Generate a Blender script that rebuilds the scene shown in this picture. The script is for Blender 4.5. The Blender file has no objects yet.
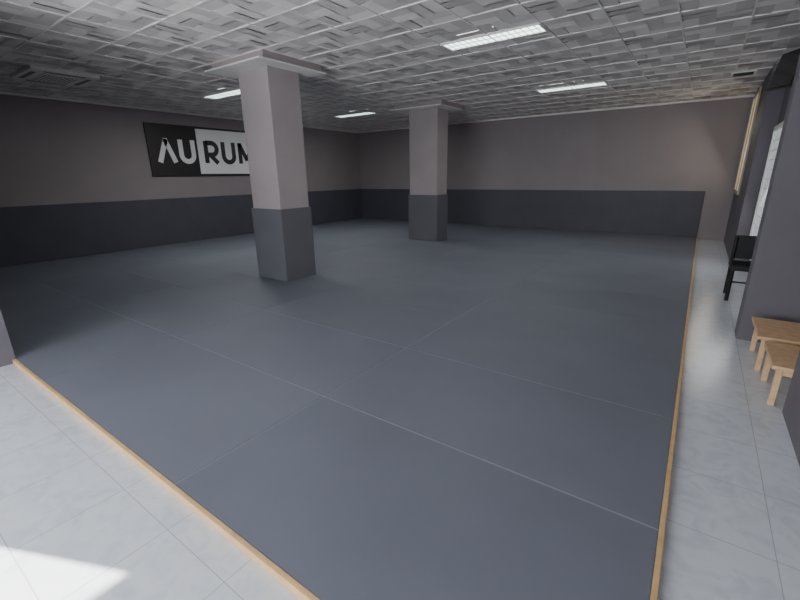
import bpy, bmesh, math
from mathutils import Matrix, Vector
S=bpy.context.scene
COL=S.collection
# ---------------------------------------------------------------- materials
def newmat(name,col,rough=.6,spec=.5,metal=0,noise=0,nscale=6,bump=0,bscale=200,emis=None,estr=0,bdist=.004):
    m=bpy.data.materials.new(name);m.use_nodes=True
    nt=m.node_tree;b=nt.nodes['Principled BSDF']
    b.inputs['Base Color'].default_value=(*col,1);b.inputs['Roughness'].default_value=rough
    b.inputs['Specular IOR Level'].default_value=spec;b.inputs['Metallic'].default_value=metal
    tc=nt.nodes.new('ShaderNodeTexCoord')
    if noise:
        n=nt.nodes.new('ShaderNodeTexNoise');n.inputs['Scale'].default_value=nscale;n.inputs['Detail'].default_value=5
        nt.links.new(tc.outputs['Object'],n.inputs['Vector'])
        r=nt.nodes.new('ShaderNodeValToRGB')
        r.color_ramp.elements[0].position=.3;r.color_ramp.elements[1].position=.7
        r.color_ramp.elements[0].color=(*[c*(1-noise) for c in col],1)
        r.color_ramp.elements[1].color=(*[min(1,c*(1+noise)) for c in col],1)
        nt.links.new(n.outputs['Fac'],r.inputs['Fac']);nt.links.new(r.outputs['Color'],b.inputs['Base Color'])
    if bump:
        n2=nt.nodes.new('ShaderNodeTexNoise');n2.inputs['Scale'].default_value=bscale;n2.inputs['Detail'].default_value=3
        nt.links.new(tc.outputs['Object'],n2.inputs['Vector'])
        bp=nt.nodes.new('ShaderNodeBump');bp.inputs['Strength'].default_value=bump;bp.inputs['Distance'].default_value=bdist
        nt.links.new(n2.outputs['Fac'],bp.inputs['Height']);nt.links.new(bp.outputs['Normal'],b.inputs['Normal'])
    if emis:
        b.inputs['Emission Color'].default_value=(*emis,1);b.inputs['Emission Strength'].default_value=estr
    return m
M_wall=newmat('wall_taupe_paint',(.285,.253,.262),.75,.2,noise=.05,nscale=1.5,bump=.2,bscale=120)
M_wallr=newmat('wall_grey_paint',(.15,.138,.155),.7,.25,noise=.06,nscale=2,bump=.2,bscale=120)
M_pad=newmat('wall_padding_vinyl',(.078,.078,.098),.55,.3,noise=.06,nscale=3)
M_mat=newmat('gym_mat_vinyl',(.152,.164,.200),.62,.25,noise=.06,nscale=1.1,bump=.3,bscale=3.5,bdist=.006)
M_mat2=newmat('gym_mat_vinyl_worn',(.143,.155,.190),.62,.25,noise=.06,nscale=1.3,bump=.3,bscale=3.5,bdist=.006)
M_seam=newmat('mat_seam',(.27,.29,.33),.8)
M_col=newmat('column_paint',(.34,.302,.303),.7,.25,noise=.05,nscale=2)
M_colpad=newmat('column_padding_vinyl',(.115,.115,.13),.5,.35,noise=.05,nscale=3)
M_white=newmat('white_trim',(.80,.78,.75),.5)
M_wood=newmat('pine_wood',(.62,.40,.19),.5,noise=.12,nscale=14)
M_stool=newmat('stool_wood',(.66,.43,.24),.5,noise=.12,nscale=18)
M_black=newmat('black_plastic',(.012,.012,.014),.5,.3)
M_screen=newmat('black_glass',(.01,.01,.012),.12)
M_signb=newmat('sign_black',(.012,.012,.013),.4)
M_signw=newmat('sign_white',(.84,.84,.85),.4)
M_lamp=newmat('lamp_diffuser',(.8,.85,.82),.4,emis=(.80,1,.94),estr=4.0)
M_louv=newmat('lamp_louver',(.75,.78,.77),.35)
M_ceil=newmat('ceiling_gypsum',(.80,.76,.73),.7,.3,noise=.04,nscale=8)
M_ceil2=newmat('ceiling_gypsum_shaded',(.62,.585,.565),.7,.3,noise=.04,nscale=8)  # darker copy of the gypsum: relief shade put into the slat colour
M_grid=newmat('ceiling_tbar',(.78,.75,.72),.5)
M_cream=newmat('cream_blind',(.70,.58,.40),.7,emis=(1,.80,.52),estr=.3)
M_bright=newmat('frosted_pane',(.7,.72,.74),.4,emis=(.9,.95,1),estr=.3)
M_dark=newmat('dark_gap',(.02,.02,.02),.8)
M_slot=newmat('slot_grey',(.22,.21,.21),.7)
# tile floor
m=bpy.data.materials.new('marble_tile');m.use_nodes=True;nt=m.node_tree;b=nt.nodes['Principled BSDF']
M_tile=m
tc=nt.nodes.new('ShaderNodeTexCoord');sx=nt.nodes.new('ShaderNodeSeparateXYZ');nt.links.new(tc.outputs['Object'],sx.inputs[0])
def mth(op,a,bv=None,c=None):
    n=nt.nodes.new('ShaderNodeMath');n.operation=op
    for i,v in enumerate((a,bv,c)):
        if v is None: continue
        if isinstance(v,(int,float)): n.inputs[i].default_value=v
        else: nt.links.new(v,n.inputs[i])
    return n.outputs[0]
T=.45
def line(out,off):
    u=mth('FRACT',mth('DIVIDE',mth('ADD',out,off),T))
    d=mth('ABSOLUTE',mth('SUBTRACT',u,.5))
    return mth('GREATER_THAN',d,.5-.0045)
g=mth('MAXIMUM',line(sx.outputs['X'],-.49+45*T),line(sx.outputs['Y'],45*T-.15))
n=nt.nodes.new('ShaderNodeTexNoise');n.inputs['Scale'].default_value=8;n.inputs['Detail'].default_value=8;n.inputs['Distortion'].default_value=1.3
nt.links.new(tc.outputs['Object'],n.inputs['Vector'])
r=nt.nodes.new('ShaderNodeValToRGB');e=r.color_ramp.elements
e[0].position=.33;e[0].color=(.54,.58,.635,1);e[1].position=.55;e[1].color=(.63,.665,.71,1)
nt.links.new(n.outputs['Fac'],r.inputs['Fac'])
mx=nt.nodes.new('ShaderNodeMix');mx.data_type='RGBA'
nt.links.new(g,mx.inputs[0]);nt.links.new(r.outputs['Color'],mx.inputs[6]);mx.inputs[7].default_value=(.38,.40,.43,1)
nt.links.new(mx.outputs[2],b.inputs['Base Color']);b.inputs['Roughness'].default_value=.22
# ---------------------------------------------------------------- mesh helpers
def bm_box(bm,x0,x1,y0,y1,z0,z1,mi=0,bev=0,M=None):
    ret=bmesh.ops.create_cube(bm,size=1.0)
    vs=ret['verts']
    for v in vs:
        v.co=Vector(((x0+x1)/2+v.co.x*(x1-x0),(y0+y1)/2+v.co.y*(y1-y0),(z0+z1)/2+v.co.z*(z1-z0)))
        if M: v.co=M@v.co
    fs={f for v in vs for f in v.link_faces}
    for f in fs:f.material_index=mi
    if bev:
        es=list({e for v in vs for e in v.link_edges})
        r=bmesh.ops.bevel(bm,geom=es,offset=bev,segments=2,profile=.5,affect='EDGES')
        for f in r['faces']:f.material_index=mi
def bm_cyl(bm,p0,p1,r0,r1=None,seg=16,mi=0):
    r1=r0 if r1 is None else r1
    p0=Vector(p0);p1=Vector(p1);d=p1-p0
    q=Vector((0,0,1)).rotation_difference(d).to_matrix().to_4x4()
    ret=bmesh.ops.create_cone(bm,cap_ends=True,segments=seg,radius1=r0,radius2=r1,depth=d.length,matrix=Matrix.Translation((p0+p1)/2)@q)
    for f in {f for v in ret['verts'] for f in v.link_faces}:f.material_index=mi
def finish(bm,name,mats,parent=None):
    me=bpy.data.meshes.new(name);bm.to_mesh(me);bm.free()
    for mm in mats:me.materials.append(mm)
    o=bpy.data.objects.new(name,me);COL.objects.link(o)
    if parent:o.parent=parent
    return o
def box(name,x0,x1,y0,y1,z0,z1,mat,bev=0,parent=None):
    bm=bmesh.new();bm_box(bm,x0,x1,y0,y1,z0,z1,0,bev);return finish(bm,name,[mat],parent)
def empty(name,loc=(0,0,0)):
    o=bpy.data.objects.new(name,None);o.empty_display_size=.1;COL.objects.link(o);return o
# ---------------------------------------------------------------- dims
ZF=-.04;ZC=3.015;XL=-10.31;YB=12.04;XR=.078;YF=.75;YN=-3.2;ZP=1.065
box('floor',XL-.2,1.5,YN-.2,YB+.2,ZF-.12,ZF,M_tile)
# walls
box('wall_left',XL-.2,XL,.3,YB+.2,ZF,ZC+.1,M_wall)
box('wall_back',XL,1.5,YB,YB+.2,ZF,ZC+.1,M_wall)
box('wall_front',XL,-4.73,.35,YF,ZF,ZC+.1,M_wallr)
bm=bmesh.new()
bm_box(bm,-5.05,-4.9,-1.03,.35,ZF,ZC+.1);bm_box(bm,-5.05,-4.9,-2.9,-1.03,2.31,ZC+.1);bm_box(bm,-5.05,-4.9,YN,-2.9,ZF,ZC+.1)
finish(bm,'wall_foyer',[M_wallr])
bm=bmesh.new()
bm_box(bm,-4.9,-4.3,YN-.15,YN,ZF,ZC+.1);bm_box(bm,-.1,1.5,YN-.15,YN,ZF,ZC+.1);bm_box(bm,-4.3,-.1,YN-.15,YN,2.35,ZC+.1)
finish(bm,'wall_rear',[M_wallr])
bm=bmesh.new()
for x in (-4.29,-2.93,-1.56,-.17): bm_box(bm,x,x+.06,YN-.1,YN-.04,ZF,2.34)
bm_box(bm,-4.29,-.11,YN-.1,YN-.04,2.28,2.34)
finish(bm,'door_1',[M_white])
bm=bmesh.new()
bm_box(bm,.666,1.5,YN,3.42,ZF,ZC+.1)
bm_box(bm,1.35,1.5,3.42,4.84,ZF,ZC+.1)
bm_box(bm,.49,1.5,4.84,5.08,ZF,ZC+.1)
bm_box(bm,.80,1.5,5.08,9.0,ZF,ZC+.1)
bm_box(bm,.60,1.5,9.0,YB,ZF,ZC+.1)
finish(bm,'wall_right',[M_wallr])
# wall padding: vinyl covered foam on two walls
bm=bmesh.new()
bm_box(bm,XL,XL+.03,YF,YB,0,ZP,0,.006)
bm_box(bm,XL+.03,XR,YB-.03,YB,0,ZP,0,.006)
finish(bm,'wall_padding',[M_pad])
# mats
ys=[.75,1.812,2.85];k=9
ys+=[2.85+(YB-.035-2.85)*i/k for i in range(1,k+1)]
xs=[XR,-1.978,-4.035,-6.09,-8.15,-10.275]
bm=bmesh.new()
bm_box(bm,XL+.035,XR,YF,YB-.035,ZF,-.003,1)
for i in range(len(ys)-1):
    for j in range(len(xs)-1):
        gy0=.0045 if i in(1,2) else .001; gy1=.0045 if i in (0,1) else .001
        gx1=.004 if j==1 and i<5 else .001; gx0=.004 if j==0 and i<5 else .001
        bm_box(bm,xs[j+1]+gx0,xs[j]-gx1,ys[i]+gy0,ys[i+1]-gy1,ZF+.005,0,2 if (i*7+j*3)%4==0 else 0,.0018)
finish(bm,'gym_mat',[M_mat,M_seam,M_mat2])
bm=bmesh.new()
bm_box(bm,-4.72,XR+.024,YF-.026,YF-.001,ZF,.002,0,.004)
bm_box(bm,XR+.001,XR+.024,YF,YB-.002,ZF,.002,0,.004)
finish(bm,'trim_1',[M_wood])
# ---------------------------------------------------------------- ceiling
GX=-2.85;GY=4.905;C=.3
bm=bmesh.new()
bm_box(bm,XL-.2,1.5,.3,YB+.2,ZC+.06,ZC+.2)
bm_box(bm,-5.05,1.5,YN-.2,.3,ZC+.06,ZC+.2)
x0=GX-C*26;y0=GY-C*28
ni=int((1.5-x0)/C)+1;nj=int((YB-y0)/C)+1
def quad(*p,mi=0):
    f=bm.faces.new([bm.verts.new(q) for q in p]);f.material_index=mi
def cell(cx,cy,alt,flip):
    n=2;w=C/n
    for k in range(n):
        a=k*w;b_=a+w;zl=ZC;zh=ZC+.009
        if flip: zl,zh=zh,zl
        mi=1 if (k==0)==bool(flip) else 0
        if alt:
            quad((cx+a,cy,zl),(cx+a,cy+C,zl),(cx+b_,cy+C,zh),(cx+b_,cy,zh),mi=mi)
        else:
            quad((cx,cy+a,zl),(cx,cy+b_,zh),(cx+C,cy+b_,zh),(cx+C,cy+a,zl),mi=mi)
for i in range(ni):
    for j in range(nj):
        cx=x0+i*C;cy=y0+j*C
        if cx+C>1.5 or cx<XL-.2: continue
        if cy<.1 and cx<-5.0: continue
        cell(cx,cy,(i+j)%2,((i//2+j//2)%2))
finish(bm,'ceiling',[M_ceil,M_ceil2])
bm=bmesh.new()
x=GX-.6*12
while x<.62:
    bm_box(bm,x-.009,x+.009,YN if x>-4.9 else .76,YB-.001,ZC-.004,ZC+.05);x+=.6
y=GY-.6*13
while y<YB:
    bm_box(bm,XL+.001 if y>.75 else -4.89,.62,y-.009,y+.009,ZC-.003,ZC+.049);y+=.6
bm_box(bm,XL+.001,XL+.05,YF,YB-.001,ZC-.035,ZC+.04)
bm_box(bm,XL+.001,.6,YB-.05,YB-.001,ZC-.035,ZC+.04)
finish(bm,'trim_2',[M_grid])
# lamps
def area(name,loc,aim,sx_,sy_,pw,col):
    l=bpy.data.lights.new(name,'AREA');l.shape='RECTANGLE';l.size=sx_;l.size_y=sy_;l.energy=pw;l.color=col
    o=bpy.data.objects.new(name,l);COL.objects.link(o);o.location=loc
    o.rotation_euler=(Vector(aim)-Vector(loc)).to_track_quat('-Z','Y').to_euler();return o
def lamp(x,y,pw):
    e=empty('ceiling_lamp');w=1.2;d=.3
    bm=bmesh.new()
    for a in ((x,x+w,y,y+.022),(x,x+w,y+d-.022,y+d),(x,x+.022,y+.022,y+d-.022),(x+w-.022,x+w,y+.022,y+d-.022)):
        bm_box(bm,*a,ZC-.014,ZC+.03)
    finish(bm,'frame',[M_white],e)
    box('diffuser',x+.022,x+w-.022,y+.022,y+d-.022,ZC-.002,ZC+.03,M_lamp,0,e)
    bm=bmesh.new()
    for i in range(1,16): bm_box(bm,x+w*i/16-.003,x+w*i/16+.003,y+.022,y+d-.022,ZC-.011,ZC-.002)
    bm_box(bm,x+.022,x+w-.022,y+d/2-.004,y+d/2+.004,ZC-.012,ZC-.002)
    finish(bm,'louver',[M_louv],e)
    l=area('tube_light',(x+w/2,y+d/2,ZC-.02),(x+w/2,y+d/2,0),1.1,.24,pw,(1,1,.99));l.parent=e
for p in ((-2.85,4.905,14),(-2.85,8.505,22),(-8.1,4.905,48),(-8.1,8.505,34)): lamp(*p)
# air conditioner cassette
e=empty('ceiling_air_conditioner');cx,cy=-8.2,2.65
bm=bmesh.new();bm_box(bm,cx-.48,cx+.48,cy-.42,cy+.42,ZC-.04,ZC+.02,0,.012)
bm_box(bm,cx-.27,cx+.27,cy-.22,cy+.22,ZC-.05,ZC-.038,0,.004);finish(bm,'panel',[M_white],e)
bm=bmesh.new()
for s in(-1,1):
    bm_box(bm,cx-.3,cx+.3,cy+s*.34-.03,cy+s*.34+.03,ZC-.043,ZC-.039)
    bm_box(bm,cx+s*.40-.03,cx+s*.40+.03,cy-.25,cy+.25,ZC-.043,ZC-.039)
for i in range(9): bm_box(bm,cx-.24,cx+.24,cy-.19+i*.047,cy-.18+i*.047,ZC-.053,ZC-.049)
finish(bm,'slots',[M_slot],e)
e=empty('ceiling_vent')
bm=bmesh.new();bm_box(bm,.1,.42,9.15,9.45,ZC-.018,ZC);finish(bm,'frame',[M_white],e)
bm=bmesh.new()
for i in range(6):bm_box(bm,.13,.39,9.17+i*.045,9.20+i*.045,ZC-.022,ZC-.017)
finish(bm,'slats',[M_dark],e)
# columns
def column(x0,x1,y0,y1):
    e=empty('column')
    box('shaft',x0,x1,y0,y1,0.001,ZC+.02,M_col,.01,e)
    bm=bmesh.new();p=.022
    bm_box(bm,x0-p,x1+p,y0-p,y0,0.001,ZP,0,.006);bm_box(bm,x0-p,x1+p,y1,y1+p,0.001,ZP,0,.006)
    bm_box(bm,x0-p,x0,y0,y1,0.001,ZP,0,.006);bm_box(bm,x1,x1+p,y0,y1,0.001,ZP,0,.006)
    finish(bm,'padding',[M_colpad],e)
    bm=bmesh.new();q=.29
    bm_box(bm,x0-q-.05,x1+q-.05,y0-q,y1+q,2.91,2.93,0,.004)
    finish(bm,'collar_plate',[M_white],e)
    bm=bmesh.new();q=.22
    bm_box(bm,x0-q,x1+q,y0-q,y1+q,2.93,ZC+.01)
    finish(bm,'collar_core',[M_col],e)
column(-5.52,-4.89,3.93,4.48)
column(-5.70,-4.95,8.45,8.92)
# ---------------------------------------------------------------- sign
e=empty('wall_sign');X=XL
box('board',X,X+.04,4.76,7.72,1.57,2.72,M_signb,.004,e)
box('white_panel',X+.04,X+.046,5.92,7.66,1.62,2.67,M_signw,0,e)
def strokes(name,polys,w,mat,xx):
    bm=bmesh.new()
    for pl in polys:
        for i in range(len(pl)-1):
            a=Vector(pl[i]);c=Vector(pl[i+1]);d=(c-a).normalized();n_=Vector((-d.y,d.x))*w/2
            if i>0:a=a-d*w*.12
            if i<len(pl)-2:c=c+d*w*.12
            vs=[bm.verts.new((xx,v.x,v.y)) for v in (a-n_,c-n_,c+n_,a+n_)]
            vt=[bm.verts.new((xx+.006+i*.00005,v.x,v.y)) for v in (a-n_,c-n_,c+n_,a+n_)]
            bm.faces.new(vt)
            for k in range(4):bm.faces.new((vs[k],vs[(k+1)%4],vt[(k+1)%4],vt[k]))
    bmesh.ops.recalc_face_normals(bm,faces=bm.faces)
    return finish(bm,name,[mat],e)
zb,zt=1.88,2.40
def U_(y0,y1):
    r=(y1-y0)/2;cy=(y0+y1)/2;zz=zb+r+.03
    return [[(y0,zt)]+[(cy-r*math.cos(t),zz-(r)*math.sin(t)) for t in [math.pi*i/12 for i in range(13)]]+[(y1,zt)]]
def A_(y0,y1):return [[(y0,zb),((y0+y1)/2+.012,zt)],[((y0+y1)/2-.012,zt),(y1,zb)]]
def R_(y0,y1):
    q=(zt-zb)*.27;zz=zt-.04-q;xm=y1-q
    return [[(y0,zb),(y0,zt)],[(y0,zt-.04),(xm,zt-.04)]+[(xm+q*math.sin(t),zz+q*math.cos(t)) for t in [math.pi*i/10 for i in range(11)]]+[(y0,zz-q)],[((y0+xm)/2+.02,zz-q),(y1,zb)]]
def M_(y0,y1):
    c=(y0+y1)/2;return [[(y0,zb),(y0,zt)],[(y0,zt-.02),(c,zb+.08)],[(c,zb+.08),(y1,zt-.02)],[(y1,zt),(y1,zb)]]
strokes('letter_a',A_(4.98,5.34),.11,M_signw,X+.04)
strokes('letter_u',U_(5.50,5.80),.11,M_signw,X+.04)
strokes('letter_r',R_(6.13,6.42),.11,M_signb,X+.046)
strokes('letter_u_second',U_(6.60,6.90),.11,M_signb,X+.046)
strokes('letter_m',M_(7.09,7.48),.11,M_signb,X+.046)
# ---------------------------------------------------------------- windows on right wall
e=empty('window_1')
bm=bmesh.new()
for a in ((10.45,10.52,1.05,2.95),(11.83,11.9,1.05,2.95),(10.52,11.83,1.05,1.12),(10.52,11.83,2.88,2.95),(11.15,11.21,1.12,2.88)):
    bm_box(bm,.575,.60,a[0],a[1],a[2],a[3])
finish(bm,'frame',[newmat('cream_frame',(.42,.35,.26),.5)],e)
box('blind',.588,.60,10.52,11.83,1.12,2.88,M_cream,0,e)
e=empty('window_2')
bm=bmesh.new()
for a in ((7.75,7.83,.2,2.14),(8.87,8.95,.2,2.14),(7.83,8.87,.2,.27),(7.83,8.87,2.07,2.14)):
    bm_box(bm,.765,.80,*a)
for i in range(1,13): bm_box(bm,.78,.80,7.83,8.87,.27+i*.138-.006,.27+i*.138+.006)
finish(bm,'frame',[M_white],e)
box('pane',.788,.80,7.83,8.87,.27,2.07,M_bright,0,e)
# ---------------------------------------------------------------- TV on bracket
e=empty('wall_television')
R=Matrix.Translation((.61,7.0,2.62))@Matrix.Rotation(math.radians(12),4,'Y')@Matrix.Rotation(math.radians(18),4,'Z')
bm=bmesh.new();bm_box(bm,-.025,.03,-.28,.28,-.2,.2,0,.008,R);bm_box(bm,.03,.06,-.15,.15,-.12,.12,0,.006,R);finish(bm,'body',[M_black],e)
bm=bmesh.new();bm_box(bm,-.029,-.025,-.265,.265,-.185,.185,0,0,R);finish(bm,'screen',[M_screen],e)
bm=bmesh.new();bm_cyl(bm,(.64,7.0,2.62),(.79,7.0,2.70),.022);bm_box(bm,.775,.80,6.9,7.1,2.5,2.85,0,.004);finish(bm,'bracket',[M_black],e)
# ---------------------------------------------------------------- stools
def stool(x0,x1,y0,y1):
    e=empty('wooden_stool');h=.26
    bm=bmesh.new();bm_box(bm,x0,x1,y0,y1,h-.028,h,0,.006)
    finish(bm,'seat',[M_stool],e)
    n=1
    for lx in(x0+.03,x1-.07):
        for ly in(y0+.03,y1-.07):
            box('leg_%d'%n,lx,lx+.036,ly,ly+.036,ZF,h-.028,M_stool,.004,e);n+=1
    bm=bmesh.new()
    for ly in(y0+.04,y1-.06): bm_box(bm,x0+.066,x1-.07,ly,ly+.02,h-.075,h-.028)
    for lx in(x0+.04,x1-.06): bm_box(bm,lx,lx+.02,y0+.066,y1-.07,h-.075,h-.028)
    finish(bm,'apron',[M_stool],e)
stool(.565,.98,3.45,3.97)
stool(.54,.95,4.06,4.62)
# ---------------------------------------------------------------- black chair
e=empty('black_chair')
cx0,cx1,cy0,cy1=.43,.79,6.3,6.75
bm=bmesh.new();bm_box(bm,cx0,cx1,cy0,cy1,.34,.41,0,.012);finish(bm,'seat',[M_black],e)
bm=bmesh.new();bm_box(bm,cx0+.01,cx1-.01,cy1-.03,cy1,.43,.72,0,.012);finish(bm,'backrest',[M_black],e)
for n,(a,c) in enumerate(((cx0+.03,cy0+.03),(cx1-.03,cy0+.03),(cx0+.03,cy1-.03),(cx1-.03,cy1-.03))):
    bm=bmesh.new();bm_cyl(bm,(a,c,ZF),(a,c,.36 if n<2 else .70),.021);finish(bm,'leg_%d'%(n+1),[M_black],e)
bm=bmesh.new()
for a in(cx0+.03,cx1-.03): bm_cyl(bm,(a,cy0+.03,.14),(a,cy1-.03,.14),.01)
bm_cyl(bm,(cx0+.03,cy0+.03,.2),(cx1-.03,cy0+.03,.2),.01)
finish(bm,'stretcher',[M_black],e)
# ---------------------------------------------------------------- camera
f,yaw,pitch,roll=411.74,.6201,.2927,-.0153
fw=Vector((-math.sin(yaw)*math.cos(pitch),math.cos(yaw)*math.cos(pitch),-math.sin(pitch)))
r=Vector((math.cos(yaw),math.sin(yaw),0));u=r.cross(fw)
r2=r*math.cos(roll)+u*math.sin(roll);u2=-r*math.sin(roll)+u*math.cos(roll)
cam=bpy.data.cameras.new('camera');co=bpy.data.objects.new('camera',cam);COL.objects.link(co)
cam.sensor_width=36;cam.lens=f/800*36;cam.clip_start=.05
Mx=Matrix((r2,u2,-fw)).transposed().to_4x4();Mx.translation=Vector((0,0,1.5));co.matrix_world=Mx
S.camera=co
# ---------------------------------------------------------------- lights
area('doorway_daylight',(-2.2,YN+.02,1.2),(-2.2,0,1.30),4.0,2.1,300,(.92,.955,1))
area('window_daylight',(.53,11.1,2.0),(-1,10.5,1.2),1.2,1.5,15,(1,.9,.75))
area('side_window_daylight',(.74,8.38,1.25),(-.5,8.0,.6),.75,1.5,13,(.95,.97,1))
l=bpy.data.lights.new('sun','SUN');l.energy=38;l.angle=.009;l.color=(1,.95,.89)
o=bpy.data.objects.new('sun',l);COL.objects.link(o)
el=math.atan(2.24/3.51)
o.rotation_euler=Vector((.915*math.cos(el),.404*math.cos(el),-math.sin(el))).to_track_quat('-Z','Y').to_euler()
w=bpy.data.worlds.new('sky');S.world=w;w.use_nodes=True
bg=w.node_tree.nodes['Background'];bg.inputs[0].default_value=(.65,.8,1,1);bg.inputs[1].default_value=1.0
